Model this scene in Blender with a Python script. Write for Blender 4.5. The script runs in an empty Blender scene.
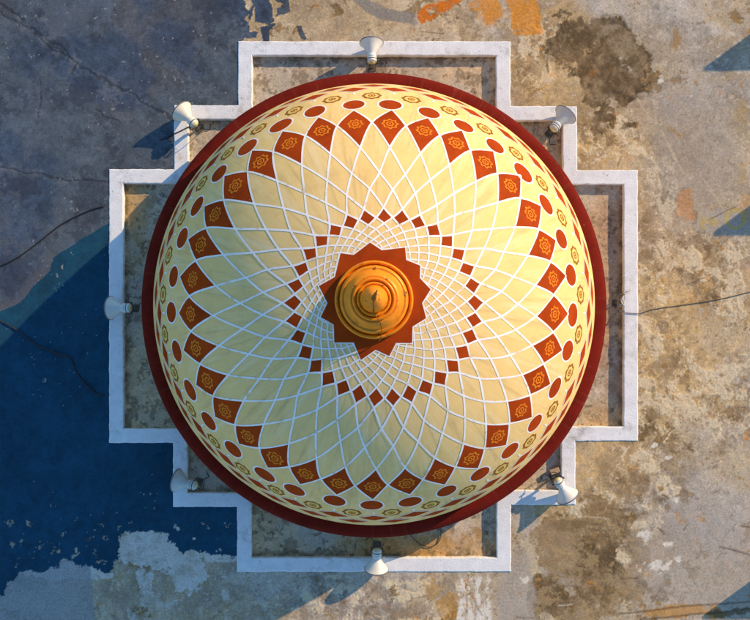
import bpy, bmesh, math, random
import numpy as np
from mathutils import Vector, Matrix, Quaternion

random.seed(7)
S = bpy.context.scene
COL = S.collection
R = math.radians

# ------------------------------------------------------------------ camera, sky, sun, exposure
CAM_Z, F_PX, NX, NY, CAM_Y = 16.0, 1051.0, 374.0, 327.0, -0.33   # z = 0 is the dome's rim level
cam_d = bpy.data.cameras.new('camera'); cam = bpy.data.objects.new('camera', cam_d); COL.objects.link(cam)
cam.location = (0, CAM_Y, CAM_Z); cam.rotation_euler = (0, 0, 0)
cam_d.sensor_width = 36; cam_d.lens = 36 * F_PX / 750
cam_d.shift_x = 1 / 750; cam_d.shift_y = 17 / 750
cam_d.clip_end = 500
S.camera = cam

SUN_A, SUN_E = 36.0, 22.0
w = bpy.data.worlds.new("World"); S.world = w; w.use_nodes = True
nt = w.node_tree
sky = nt.nodes.new('ShaderNodeTexSky'); sky.sky_type = 'NISHITA'; sky.sun_disc = False
sky.sun_elevation = R(SUN_E); sky.sun_rotation = R(90 - SUN_A)
sky.ozone_density = 4.0; sky.air_density = 1.0; sky.dust_density = 0.1
bg = nt.nodes['Background']; bg.inputs['Strength'].default_value = 0.15
tint = nt.nodes.new('ShaderNodeMix'); tint.data_type = 'RGBA'; tint.blend_type = 'MULTIPLY'; tint.inputs[0].default_value = 1
tint.inputs[7].default_value = (0.93, 1.07, 1.05, 1)
nt.links.new(sky.outputs[0], tint.inputs[6]); nt.links.new(tint.outputs[2], bg.inputs['Color'])
sd = bpy.data.lights.new('sun', 'SUN'); sun = bpy.data.objects.new('sun', sd); COL.objects.link(sun)
sd.energy = 3.9; sd.angle = R(0.6); sd.color = (1.0, 0.72, 0.42)
to_sun = Vector((math.cos(R(SUN_E)) * math.cos(R(SUN_A)), math.cos(R(SUN_E)) * math.sin(R(SUN_A)), math.sin(R(SUN_E))))
sun.rotation_euler = to_sun.to_track_quat('Z', 'Y').to_euler()
sun.location = (20, 16, 12)
S.view_settings.view_transform = 'Standard'
S.view_settings.look = 'None'
S.view_settings.exposure = 0.52
S.view_settings.gamma = 1
S.view_settings.use_curve_mapping = False

# levels (metres)
Z_WALL, Z_ROOF, Z_LEDGE = -0.40, -0.418, -0.515
R_DOME = 3.29

def at(px, py, z):
    k = (CAM_Z - z) / F_PX
    return ((px - NX) * k, -(py - NY) * k + CAM_Y, z)

# ------------------------------------------------------------------ helpers
def link(o, parent=None):
    COL.objects.link(o)
    if parent is not None: o.parent = parent
    return o

def mesh_obj(name, verts, faces, mats, parent=None, fmat=None, smooth=True):
    me = bpy.data.meshes.new(name)
    me.from_pydata([tuple(v) for v in verts], [], faces)
    for m in (mats if isinstance(mats, (list, tuple)) else [mats]): me.materials.append(m)
    if fmat is not None: me.polygons.foreach_set('material_index', fmat)
    if smooth: me.polygons.foreach_set('use_smooth', [True] * len(me.polygons))
    me.update()
    return link(bpy.data.objects.new(name, me), parent)

def bm_obj(name, bm, mat, parent=None, smooth=False):
    bmesh.ops.recalc_face_normals(bm, faces=bm.faces)
    me = bpy.data.meshes.new(name); bm.to_mesh(me); bm.free()
    for m in (mat if isinstance(mat, (list, tuple)) else [mat]): me.materials.append(m)
    if smooth: me.polygons.foreach_set('use_smooth', [True] * len(me.polygons))
    return link(bpy.data.objects.new(name, me), parent)

def tag(o, label=None, cat=None, group=None, kind=None):
    if label: o['label'] = label
    if cat: o['category'] = cat
    if group: o['group'] = group
    if kind: o['kind'] = kind
    return o

def empty(name, loc, rz=0.0):
    o = bpy.data.objects.new(name, None); o.empty_display_size = 0.1
    o.location = loc; o.rotation_euler = (0, 0, rz)
    return link(o)

def lathe_bm(prof, n=48, axis='Z'):
    bm = bmesh.new(); rings = []
    for r, h in prof:
        if r < 1e-5:
            rings.append([bm.verts.new((0, 0, h))])
        else:
            rings.append([bm.verts.new((r * math.cos(2 * math.pi * i / n), r * math.sin(2 * math.pi * i / n), h)) for i in range(n)])
    for a, b in zip(rings[:-1], rings[1:]):
        for i in range(n):
            j = (i + 1) % n
            if len(a) == 1 and len(b) == 1: continue
            if len(a) == 1: bm.faces.new((a[0], b[i], b[j]))
            elif len(b) == 1: bm.faces.new((a[i], a[j], b[0]))
            else: bm.faces.new((a[i], a[j], b[j], b[i]))
    if axis == 'X':
        bmesh.ops.transform(bm, matrix=Matrix.Rotation(R(90), 4, 'Y'), verts=bm.verts)
    return bm

def box_bm(bm, c, s, rot=None, bev=0.0):
    r = bmesh.ops.create_cube(bm, size=1.0)
    vs = r['verts']
    bmesh.ops.scale(bm, vec=s, verts=vs)
    if bev:
        es = list({e for v in vs for e in v.link_edges})
        rb = bmesh.ops.bevel(bm, geom=es, offset=bev, segments=1, affect='EDGES')
        vs = list({v for f in rb['faces'] for v in f.verts} | {v for v in vs if v.is_valid})
    if rot is not None: bmesh.ops.rotate(bm, cent=(0, 0, 0), matrix=rot, verts=vs)
    bmesh.ops.translate(bm, vec=c, verts=vs)
    return bm

def tube_bm(bm, pts, rad, n=8):
    pts = [Vector(p) for p in pts]; prev = None; up = Vector((0, 0, 1))
    for i, p in enumerate(pts):
        t = (pts[min(i + 1, len(pts) - 1)] - pts[max(i - 1, 0)]).normalized()
        s = t.cross(up)
        if s.length < 1e-3: s = t.cross(Vector((1, 0, 0)))
        s.normalize(); u = s.cross(t)
        rr = rad[i] if isinstance(rad, (list, tuple)) else rad
        ring = [bm.verts.new(p + s * rr * math.cos(2 * math.pi * k / n) + u * rr * math.sin(2 * math.pi * k / n)) for k in range(n)]
        if prev:
            for k in range(n): bm.faces.new((prev[k], prev[(k + 1) % n], ring[(k + 1) % n], ring[k]))
        else: bm.faces.new(ring[::-1])
        prev = ring
    bm.faces.new(prev)
    return bm

def crom(P, n=6):
    P = [np.array(p, float) for p in P]; out = []
    for i in range(len(P) - 1):
        a = P[i - 1] if i > 0 else 2 * P[0] - P[1]
        b, c = P[i], P[i + 1]
        d = P[i + 2] if i + 2 < len(P) else 2 * P[-1] - P[-2]
        for k in range(n):
            t = k / n
            out.append(0.5 * (2 * b + (c - a) * t + (2 * a - 5 * b + 4 * c - d) * t * t + (3 * b - a - 3 * c + d) * t ** 3))
    out.append(P[-1])
    return out

# ------------------------------------------------------------------ numpy noise
def _hash(ix, iy, seed):
    h = (ix.astype(np.int64) * 374761393 + iy.astype(np.int64) * 668265263 + seed * 1442695041) & 0xFFFFFFFF
    h = ((h ^ (h >> 13)) * 1274126177) & 0xFFFFFFFF
    h = h ^ (h >> 16)
    return (h & 0xFFFFFF) / float(0xFFFFFF)

def vnoise(x, y, seed):
    xi, yi = np.floor(x), np.floor(y); fx, fy = x - xi, y - yi
    fx = fx * fx * fx * (fx * (fx * 6 - 15) + 10); fy = fy * fy * fy * (fy * (fy * 6 - 15) + 10)
    a, b = _hash(xi, yi, seed), _hash(xi + 1, yi, seed)
    c, d = _hash(xi, yi + 1, seed), _hash(xi + 1, yi + 1, seed)
    return (a + (b - a) * fx) * (1 - fy) + (c + (d - c) * fx) * fy

def fbm(x, y, size, seed, octv=5, gain=0.55):
    t = 0; amp = 1; tot = 0; f = 1.0 / size
    for o in range(octv):
        c, s = math.cos(o * 1.1 + seed), math.sin(o * 1.1 + seed)
        t = t + amp * vnoise((x * c - y * s) * f + 17.3 * o, (x * s + y * c) * f - 9.1 * o, seed * 31 + o)
        tot += amp; amp *= gain; f *= 2.03
    return t / tot * 2 - 1

def sst(a, b, x):
    t = np.clip((x - a) / (b - a), 0, 1); return t * t * (3 - 2 * t)

def inpoly(x, y, P):
    r = np.zeros(x.shape, bool)
    for i in range(len(P)):
        (x0, y0), (x1, y1) = P[i - 1], P[i]
        if y0 == y1: continue
        c = ((y0 > y) != (y1 > y)) & (x < (x1 - x0) * (y - y0) / (y1 - y0) + x0)
        r ^= c
    return r

def segdist(x, y, P):
    d = np.full(x.shape, 1e9)
    for (x0, y0), (x1, y1) in zip(P[:-1], P[1:]):
        dx, dy = x1 - x0, y1 - y0
        t = np.clip(((x - x0) * dx + (y - y0) * dy) / (dx * dx + dy * dy), 0, 1)
        d = np.minimum(d, np.hypot(x - x0 - t * dx, y - y0 - t * dy))
    return d

# ------------------------------------------------------------------ materials
def mat(name, col, rough=0.6, var=0.12, scale=6.0, bump=0.0, bscale=40.0, spec=0.4, metal=0.0, dirt=None, dirt_amt=0.0, dirt_scale=3.0):
    m = bpy.data.materials.new(name); m.use_nodes = True
    t = m.node_tree; N = t.nodes; L = t.links; b = N['Principled BSDF']
    b.inputs['Roughness'].default_value = rough; b.inputs['Metallic'].default_value = metal
    b.inputs['Specular IOR Level'].default_value = spec
    tc = N.new('ShaderNodeTexCoord')
    n = N.new('ShaderNodeTexNoise'); n.inputs['Scale'].default_value = scale; n.inputs['Detail'].default_value = 7; n.inputs['Roughness'].default_value = 0.62
    L.new(tc.outputs['Object'], n.inputs['Vector'])
    mp = N.new('ShaderNodeMapRange'); mp.inputs[1].default_value = 0.3; mp.inputs[2].default_value = 0.7
    mp.inputs[3].default_value = 1 - var; mp.inputs[4].default_value = 1 + var
    L.new(n.outputs[0], mp.inputs[0])
    mul = N.new('ShaderNodeMix'); mul.data_type = 'RGBA'; mul.blend_type = 'MULTIPLY'; mul.inputs[0].default_value = 1
    mul.inputs[6].default_value = (*col, 1); L.new(mp.outputs[0], mul.inputs[7])
    out = mul.outputs[2]
    if dirt is not None:
        d = N.new('ShaderNodeTexNoise'); d.inputs['Scale'].default_value = dirt_scale; d.inputs['Detail'].default_value = 9; d.inputs['Roughness'].default_value = 0.7
        L.new(tc.outputs['Object'], d.inputs['Vector'])
        dm = N.new('ShaderNodeMapRange'); dm.inputs[1].default_value = 0.55; dm.inputs[2].default_value = 0.72; dm.inputs[3].default_value = 0; dm.inputs[4].default_value = dirt_amt
        L.new(d.outputs[0], dm.inputs[0])
        mx = N.new('ShaderNodeMix'); mx.data_type = 'RGBA'; L.new(dm.outputs[0], mx.inputs[0])
        L.new(out, mx.inputs[6]); mx.inputs[7].default_value = (*dirt, 1); out = mx.outputs[2]
    L.new(out, b.inputs['Base Color'])
    if bump:
        bn = N.new('ShaderNodeTexNoise'); bn.inputs['Scale'].default_value = bscale; bn.inputs['Detail'].default_value = 6
        L.new(tc.outputs['Object'], bn.inputs['Vector'])
        bp = N.new('ShaderNodeBump'); bp.inputs['Strength'].default_value = bump; bp.inputs['Distance'].default_value = 0.01
        L.new(bn.outputs[0], bp.inputs['Height']); L.new(bp.outputs[0], b.inputs['Normal'])
    return m

def ground_mat(name, rough=0.85, bump=0.35):
    m = bpy.data.materials.new(name); m.use_nodes = True
    t = m.node_tree; N = t.nodes; L = t.links; b = N['Principled BSDF']
    b.inputs['Specular IOR Level'].default_value = 0.25
    at_ = N.new('ShaderNodeAttribute'); at_.attribute_name = 'paint'
    tc = N.new('ShaderNodeTexCoord')
    n = N.new('ShaderNodeTexNoise'); n.inputs['Scale'].default_value = 34; n.inputs['Detail'].default_value = 9; n.inputs['Roughness'].default_value = 0.7
    L.new(tc.outputs['Object'], n.inputs['Vector'])
    mp = N.new('ShaderNodeMapRange'); mp.inputs[1].default_value = 0.3; mp.inputs[2].default_value = 0.7; mp.inputs[3].default_value = 0.7; mp.inputs[4].default_value = 1.3
    L.new(n.outputs[0], mp.inputs[0])
    mul = N.new('ShaderNodeMix'); mul.data_type = 'RGBA'; mul.blend_type = 'MULTIPLY'; mul.inputs[0].default_value = 1
    L.new(at_.outputs['Color'], mul.inputs[6]); L.new(mp.outputs[0], mul.inputs[7])
    L.new(mul.outputs[2], b.inputs['Base Color'])
    rm = N.new('ShaderNodeMapRange'); rm.inputs[1].default_value = 0.3; rm.inputs[2].default_value = 0.7; rm.inputs[3].default_value = rough - 0.1; rm.inputs[4].default_value = min(1, rough + 0.1)
    L.new(n.outputs[0], rm.inputs[0]); L.new(rm.outputs[0], b.inputs['Roughness'])
    bp = N.new('ShaderNodeBump'); bp.inputs['Strength'].default_value = bump; bp.inputs['Distance'].default_value = 0.006
    L.new(n.outputs[0], bp.inputs['Height']); L.new(bp.outputs[0], b.inputs['Normal'])
    return m

M_ROOF = ground_mat('weathered_concrete')
M_LEDGE = ground_mat('dusty_concrete')
def add_specks(m, col, scale, lo, hi, amt):
    t = m.node_tree; N = t.nodes; L = t.links; b = N['Principled BSDF']
    src = b.inputs['Base Color'].links[0].from_socket
    tc = N.new('ShaderNodeTexCoord'); n = N.new('ShaderNodeTexNoise'); n.inputs['Scale'].default_value = scale; n.inputs['Detail'].default_value = 4; n.inputs['Roughness'].default_value = 0.6
    L.new(tc.outputs['Object'], n.inputs['Vector'])
    mp = N.new('ShaderNodeMapRange'); mp.inputs[1].default_value = lo; mp.inputs[2].default_value = hi; mp.inputs[3].default_value = 0; mp.inputs[4].default_value = amt
    L.new(n.outputs[0], mp.inputs[0])
    mx = N.new('ShaderNodeMix'); mx.data_type = 'RGBA'; L.new(mp.outputs[0], mx.inputs[0]); L.new(src, mx.inputs[6]); mx.inputs[7].default_value = (*col, 1)
    L.new(mx.outputs[2], b.inputs['Base Color'])
def add_streaks(m, col, amt, k=7.0, lo=0.55, hi=0.75):
    # rain streaks that run down the dome's meridians
    t = m.node_tree; N = t.nodes; L = t.links; b = N['Principled BSDF']
    src = b.inputs['Base Color'].links[0].from_socket
    tc = N.new('ShaderNodeTexCoord'); m1 = N.new('ShaderNodeVectorMath'); m1.operation = 'MULTIPLY'; m1.inputs[1].default_value = (1, 1, 0)
    L.new(tc.outputs['Object'], m1.inputs[0]); n1 = N.new('ShaderNodeVectorMath'); n1.operation = 'NORMALIZE'; L.new(m1.outputs[0], n1.inputs[0])
    s1 = N.new('ShaderNodeVectorMath'); s1.operation = 'SCALE'; s1.inputs['Scale'].default_value = k; L.new(n1.outputs[0], s1.inputs[0])
    m2 = N.new('ShaderNodeVectorMath'); m2.operation = 'MULTIPLY'; m2.inputs[1].default_value = (0.25, 0.25, 0.5); L.new(tc.outputs['Object'], m2.inputs[0])
    ad = N.new('ShaderNodeVectorMath'); ad.operation = 'ADD'; L.new(s1.outputs[0], ad.inputs[0]); L.new(m2.outputs[0], ad.inputs[1])
    n = N.new('ShaderNodeTexNoise'); n.inputs['Scale'].default_value = 2.6; n.inputs['Detail'].default_value = 9; n.inputs['Roughness'].default_value = 0.68
    L.new(ad.outputs[0], n.inputs['Vector'])
    mp = N.new('ShaderNodeMapRange'); mp.inputs[1].default_value = lo; mp.inputs[2].default_value = hi; mp.inputs[3].default_value = 0; mp.inputs[4].default_value = amt
    L.new(n.outputs[0], mp.inputs[0])
    mx = N.new('ShaderNodeMix'); mx.data_type = 'RGBA'; L.new(mp.outputs[0], mx.inputs[0]); L.new(src, mx.inputs[6]); mx.inputs[7].default_value = (*col, 1)
    L.new(mx.outputs[2], b.inputs['Base Color'])
M_WHITE = mat('white_paint', (0.80, 0.81, 0.83), 0.6, 0.09, 7, 0.45, 45, dirt=(0.42, 0.39, 0.34), dirt_amt=0.8, dirt_scale=3.2)
add_specks(M_WHITE, (0.30, 0.25, 0.20), 26, 0.70, 0.75, 0.7); add_specks(M_WHITE, (0.62, 0.45, 0.22), 2.2, 0.66, 0.74, 0.5)
M_CREAM = mat('cream_paint', (0.82, 0.565, 0.225), 0.75, 0.05, 4, 0.12, 30, dirt=(0.62, 0.42, 0.15), dirt_amt=0.55, dirt_scale=2.5, spec=0.12)
add_specks(M_CREAM, (0.42, 0.29, 0.12), 14, 0.68, 0.76, 0.5)
M_LINE = mat('white_line_paint', (0.86, 0.83, 0.82), 0.7, 0.08, 20, spec=0.15)
M_RED = mat('orange_red_paint', (0.36, 0.045, 0.003), 0.8, 0.24, 2.2, dirt=(0.24, 0.022, 0.003), dirt_amt=0.7, spec=0.08)
M_ORN = mat('orange_paint', (0.72, 0.20, 0.015), 0.7, 0.14, 12, spec=0.1)
M_DARK = mat('dark_brown_paint', (0.30, 0.115, 0.018), 0.7, 0.15, 12, spec=0.1)
M_YEL = mat('yellow_paint', (0.78, 0.53, 0.15), 0.7, 0.1, 12, spec=0.1)
M_RIM = mat('maroon_paint', (0.150, 0.011, 0.006), 0.85, 0.25, 3, 0.15, 30, dirt=(0.10, 0.010, 0.009), dirt_amt=0.7, spec=0.07)
M_GOLD = mat('gold_paint', (0.88, 0.27, 0.003), 0.38, 0.16, 8, 0.1, 25, spec=0.45, metal=0.1, dirt=(0.26, 0.075, 0.006), dirt_amt=0.8, dirt_scale=6)
M_HORN = mat('grey_white_plastic', (0.70, 0.71, 0.69), 0.45, 0.06, 10, dirt=(0.5, 0.46, 0.38), dirt_amt=0.4, dirt_scale=9)
M_LIP = mat('dark_rubber', (0.16, 0.15, 0.17), 0.6, 0.2, 12)
M_HORN_WARM = mat('yellowed_white_plastic', (0.74, 0.70, 0.60), 0.5, 0.08, 8, dirt=(0.45, 0.38, 0.26), dirt_amt=0.6, dirt_scale=7)
M_HORN_GREY = mat('chalky_grey_plastic', (0.55, 0.57, 0.56), 0.6, 0.1, 9, dirt=(0.36, 0.33, 0.28), dirt_amt=0.7, dirt_scale=8)
M_CAP = mat('yellowed_plastic', (0.62, 0.58, 0.28), 0.5, 0.12, 14)
M_METAL = mat('rusty_steel', (0.13, 0.105, 0.08), 0.6, 0.35, 25, metal=0.3, dirt=(0.3, 0.2, 0.1), dirt_amt=0.8, dirt_scale=20)
M_CABLE = mat('black_cable', (0.018, 0.018, 0.022), 0.6, 0.2, 10)
M_WIRE = mat('pale_wire', (0.55, 0.52, 0.46), 0.6, 0.2, 10)
M_BRICK = mat('brown_block', (0.42, 0.30, 0.19), 0.8, 0.2, 30)
M_CONC = mat('grey_render', (0.42, 0.38, 0.33), 0.85, 0.15, 5, 0.3, 40)

add_streaks(M_CREAM, (0.46, 0.33, 0.15), 0.75, 7.0, 0.52, 0.74); add_specks(M_CREAM, (0.30, 0.20, 0.09), 38, 0.70, 0.76, 0.6); add_streaks(M_CREAM, (0.84, 0.70, 0.42), 0.7, 5.0, 0.5, 0.72)
add_streaks(M_LINE, (0.55, 0.46, 0.34), 0.7); add_specks(M_LINE, (0.60, 0.45, 0.24), 7, 0.58, 0.68, 0.7)
add_streaks(M_RED, (0.20, 0.04, 0.015), 0.6, 9.0); add_specks(M_RED, (0.55, 0.25, 0.12), 30, 0.68, 0.74, 0.6)
add_streaks(M_RIM, (0.20, 0.05, 0.03), 0.6, 16.0); add_specks(M_RIM, (0.35, 0.17, 0.12), 20, 0.68, 0.75, 0.6)
add_specks(M_GOLD, (0.09, 0.03, 0.01), 9, 0.64, 0.68, 0.9); add_specks(M_ORN, (0.42, 0.06, 0.006), 22, 0.56, 0.64, 0.7)
add_specks(M_WHITE, (0.10, 0.10, 0.09), 11, 0.66, 0.74, 0.5)

# ------------------------------------------------------------------ roof deck (painted and stained concrete)
OUT = [(238, 41), (510.5, 41), (510.5, 106), (577, 106), (577, 170), (638, 170), (638, 441), (575.5, 441), (575.5, 505),
       (511, 505), (511, 572), (237, 572), (237, 507), (173, 507), (173, 443), (109, 443), (109, 169), (174, 169), (174, 105), (238, 105)]

def axis(lo, hi, step, far, n):
    core = np.arange(lo, hi + step / 2, step)
    k = np.linspace(0, 1, n + 1)[1:]
    mid = np.arange(1, 90) * 0.045
    g = mid[-1] + (far - hi - mid[-1]) * k ** 2.4
    return np.concatenate([(lo - g)[::-1], (lo - mid)[::-1], core, hi + mid, hi + g])

def mixc(c, col, m):
    return c + (np.array(col)[None, None, :] - c) * m[..., None]

def blob(x, y, cx, cy, rx, ry, wob, soft=0.3):
    d = np.sqrt(((x - cx) / rx) ** 2 + ((y - cy) / ry) ** 2)
    return sst(1 + soft, 1 - soft, d + wob)

def grid_obj(name, X, Y, z, colour, height, m, keep=None):
    nx, ny = len(X), len(Y)
    gx, gy = np.meshgrid(X, Y)
    co = np.stack([gx, gy, z + height], -1).reshape(-1, 3)
    i = np.arange(nx * ny).reshape(ny, nx)
    q = np.stack([i[:-1, :-1], i[:-1, 1:], i[1:, 1:], i[1:, :-1]], -1).reshape(-1, 4)
    if keep is not None: q = q[keep.reshape(-1)]
    used = np.zeros(nx * ny, bool); used[q.reshape(-1)] = True
    remap = np.cumsum(used) - 1
    q = remap[q]; co = co[used]; cl = colour.reshape(-1, 3)[used]
    me = bpy.data.meshes.new(name)
    me.vertices.add(len(co)); me.vertices.foreach_set('co', co.astype(np.float32).reshape(-1))
    me.loops.add(q.size); me.loops.foreach_set('vertex_index', q.astype(np.int32).reshape(-1))
    me.polygons.add(len(q)); me.polygons.foreach_set('loop_start', np.arange(0, q.size, 4, dtype=np.int32))
    me.polygons.foreach_set('loop_total', np.full(len(q), 4, np.int32))
    me.polygons.foreach_set('use_smooth', np.ones(len(q), bool))
    a = me.attributes.new('paint', 'FLOAT_COLOR', 'POINT')
    a.data.foreach_set('color', np.concatenate([np.clip(cl, 0.004, 0.9), np.ones((len(cl), 1))], 1).astype(np.float32).reshape(-1))
    me.update(calc_edges=True)
    me.materials.append(m)
    return tag(link(bpy.data.objects.new(name, me)), kind='structure')

def roof():
    X = axis(-6.3, 6.3, 0.0125, 45, 36); Y = axis(-5.3, 5.2, 0.0125, 45, 36)
    gx, gy = np.meshgrid(X, Y)
    k = F_PX / (CAM_Z - Z_ROOF)
    x = gx * k + NX; y = NY - (gy - CAM_Y) * k           # measured in photograph pixels, 1 px = 1.6 cm
    n_big = fbm(x, y, 150, 1, 5); n_mid = fbm(x, y, 45, 2, 6); n_fin = fbm(x, y, 12, 3, 5, 0.65); n_vf = fbm(x, y, 4, 4, 4, 0.7)
    wx = fbm(x, y, 14, 5, 5, 0.6); wy = fbm(x, y, 14, 6, 5, 0.6)
    wbx = fbm(x, y, 60, 7, 5); wby = fbm(x, y, 60, 8, 5)
    # bare concrete
    c = np.empty(x.shape + (3,)); c[:] = (0.425, 0.34, 0.235)
    c = mixc(c, (0.41, 0.365, 0.31), sst(-0.15, 0.25, n_big))
    tan = np.maximum.reduce([blob(x, y, 675, 350, 85, 120, n_mid * 0.6 + wbx * 0.5, 0.45), blob(x, y, 590, 470, 60, 60, n_mid * 0.7, 0.4),
                             blob(x, y, 560, 70, 60, 70, n_mid * 0.7, 0.4), blob(x, y, 600, 150, 60, 28, n_mid * 0.5, 0.4),
                             blob(x, y, 370, 15, 130, 40, n_mid * 0.8, 0.5) * 0.7, blob(x, y, 650, 180, 50, 60, n_mid, 0.5) * 0.5])
    c = mixc(c, (0.55, 0.375, 0.165), tan * 0.85)
    warm = sst(0.05, 0.4, fbm(x, y, 90, 21, 5)) * sst(400, 520, x)
    c = mixc(c, (0.40, 0.24, 0.10), warm * 0.4)
    c *= (1.06 + 0.34 * n_mid + 0.38 * n_fin + 0.24 * n_vf)[..., None]
    h = 0.006 * n_mid + 0.003 * n_fin + 0.002 * n_vf
    # crisp worn patches, dark flecks and pale grit over the whole slab
    w1 = fbm(x + 5 * wx, y + 5 * wy, 34, 61, 7, 0.66); w2 = fbm(x - 4 * wy, y + 4 * wx, 20, 62, 6, 0.68); w3 = fbm(x, y, 5, 63, 4, 0.7)
    c = mixc(c, (0.50, 0.415, 0.30), sst(0.10, 0.17, w1) * 0.45)
    c = mixc(c, (0.27, 0.205, 0.135), sst(0.13, 0.20, -w1) * 0.38)
    c = mixc(c, (0.46, 0.33, 0.17), sst(0.17, 0.22, w2) * 0.45)
    c = mixc(c, (0.14, 0.09, 0.05), sst(0.44, 0.54, w3 + 0.5 * np.clip(w1, -0.3, 0.4)) * 0.5)
    c = mixc(c, (0.66, 0.58, 0.45), sst(0.40, 0.50, -w3 + 0.5 * np.clip(w2, -0.3, 0.4)) * 0.55)
    c *= (1 + np.random.default_rng(5).normal(0, 0.07, x.shape))[..., None]
    # peeling pale skins
    rid = np.abs(fbm(x + 6 * wx, y + 6 * wy, 22, 9, 5, 0.6))
    zone = np.maximum.reduce([blob(x, y, 655, 300, 30, 130, n_mid, 0.5) * 0.75, blob(x, y, 735, 400, 40, 60, n_mid, 0.5) * 0.8, blob(x, y, 560, 130, 20, 40, n_mid, 0.5) * 0.5, blob(x, y, 690, 265, 50, 40, n_mid, 0.5), blob(x, y, 695, 395, 65, 45, n_mid, 0.5), blob(x, y, 640, 250, 25, 60, n_mid, 0.5) * 0.6,
                              blob(x, y, 630, 505, 40, 60, n_mid, 0.5), blob(x, y, 600, 145, 40, 25, n_mid, 0.5), blob(x, y, 400, 600, 120, 28, n_mid, 0.5) * 0.7,
                              blob(x, y, 530, 60, 30, 50, n_mid, 0.5) * 0.6, blob(x, y, 450, 20, 90, 20, n_mid, 0.5) * 0.4])
    peel = np.maximum(sst(0.07, 0.04, rid) * sst(-0.1, 0.1, fbm(x, y, 9, 10, 4, 0.65)), sst(0.10, 0.16, fbm(x + 4 * wx, y + 4 * wy, 17, 51, 6, 0.7))) * sst(0.3, 0.5, zone + 0.3 * n_fin)
    c = mixc(c, (0.68, 0.56, 0.37), peel * 0.8); h += peel * (0.004 + 0.004 * n_vf)
    c = mixc(c, (0.19, 0.125, 0.06), sst(0.12, 0.18, -fbm(x + 4 * wx, y + 4 * wy, 17, 51, 6, 0.7)) * zone * 0.6)
    pit = sst(0.30, 0.45, fbm(x, y, 7, 11, 4, 0.6)) * (0.25 + zone)
    c = mixc(c, (0.17, 0.105, 0.05), np.clip(pit, 0, 1) * 0.6)
    # damp brown stains
    X1, Y1 = x + 9 * wx + 12 * wbx, y + 9 * wy + 12 * wby
    s1 = np.maximum.reduce([blob(X1, Y1, 608, 62, 40, 46, 0, 0.12), blob(X1, Y1, 580, 50, 34, 34, 0, 0.2) * 0.75, blob(X1, Y1, 604, 122, 13, 16, 0, 0.25) * 0.9,
                            blob(X1, Y1, 627, 128, 6, 5, 0, 0.3), blob(X1, Y1, 565, 12, 12, 10, 0, 0.5) * 0.7, blob(X1, Y1, 548, 60, 12, 20, 0, 0.5) * 0.5])
    f8 = fbm(x + 3 * wx, y + 3 * wy, 9, 12, 6, 0.68); f20 = fbm(x + 6 * wx, y + 6 * wy, 26, 52, 6, 0.62)
    f30 = fbm(x + 10 * wx, y + 10 * wy, 30, 58, 6, 0.66)
    s1h = sst(0.40, 0.58, s1 * 0.9 + 0.75 * f30 + 0.5 * f20 + 0.5 * f8)
    f5 = fbm(x + 2 * wx, y + 2 * wy, 6, 53, 5, 0.72); f40 = fbm(x + 9 * wbx, y + 9 * wby, 38, 54, 6, 0.6)
    c = mixc(c, (0.225, 0.150, 0.072), s1h * (0.80 + 0.25 * f8))
    c = mixc(c, (0.115, 0.073, 0.034), s1h * np.clip(0.35 + 1.3 * f40 + 1.1 * f8 + 0.7 * f5, 0, 0.95))
    c = mixc(c, (0.085, 0.055, 0.028), s1h * sst(0.78, 0.50, s1 * 0.9 + 0.75 * f30 + 0.5 * f20 + 0.5 * f8) * sst(-0.2, 0.1, f8) * 0.7)
    c = mixc(c, (0.40, 0.30, 0.17), s1h * sst(0.22, 0.34, f8) * sst(0.95, 0.6, s1) * 0.6)
    d1 = np.sqrt(((X1 - 608) / 40) ** 2 + ((Y1 - 62) / 46) ** 2)
    rim = sst(0.16, 0.02, np.abs(d1 - 0.96)) * sst(575, 620, X1) * sst(-0.35, 0.1, n_fin)
    c = mixc(c, (0.06, 0.038, 0.02), rim * 0.85); h -= rim * 0.004
    s2 = np.maximum.reduce([blob(X1, Y1, 578, 570, 46, 62, 0, 0.35), blob(X1, Y1, 555, 535, 25, 28, 0, 0.4) * 0.8, blob(X1, Y1, 600, 525, 30, 30, 0, 0.4) * 0.8,
                            blob(X1, Y1, 632, 565, 16, 50, 0, 0.5) * 0.6])
    s2h = sst(0.40, 0.60, s2 * 0.95 + 0.7 * f30 + 0.5 * f20 + 0.5 * f8)
    c = mixc(c, (0.275, 0.178, 0.080), s2h * (0.78 + 0.3 * f8))
    c = mixc(c, (0.125, 0.080, 0.036), s2h * np.clip(0.30 + 1.4 * f40 + 1.1 * f8 + 0.7 * f5, 0, 0.95))
    c = mixc(c, (0.42, 0.30, 0.15), s2h * sst(0.12, 0.22, f5 + 0.5 * f20) * 0.6)
    fring = s2 * (1 - s2h) * sst(-0.1, 0.08, f8)
    c = mixc(c, (0.60, 0.48, 0.29), np.clip(fring * 1.6, 0, 1) * 0.8)
    fr1 = s1 * (1 - s1h) * sst(-0.1, 0.08, f8)
    c = mixc(c, (0.58, 0.43, 0.22), np.clip(fr1 * 1.6, 0, 1) * 0.75)
    streak = fbm(x * 0.18, y * 1.2, 8, 14, 4) 
    c = mixc(c, (0.13, 0.085, 0.04), sst(0.1, 0.35, streak) * blob(X1, Y1, 600, 525, 50, 26, 0, 0.4) * 0.5)
    # grey slurry patches
    g1 = np.maximum.reduce([blob(x + 5 * wx, y + 5 * wy, 517, 600, 20, 40, 0, 0.2), blob(x + 8 * wbx, y + 8 * wby, 705, 560, 70, 60, 0, 0.35) * 0.8,
                            blob(x + 8 * wbx, y + 8 * wby, 690, 150, 45, 70, 0, 0.4) * 0.75, blob(x + 3 * wx, y + 4 * wy, 735, 222, 40, 14, 0, 0.15)])
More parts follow.
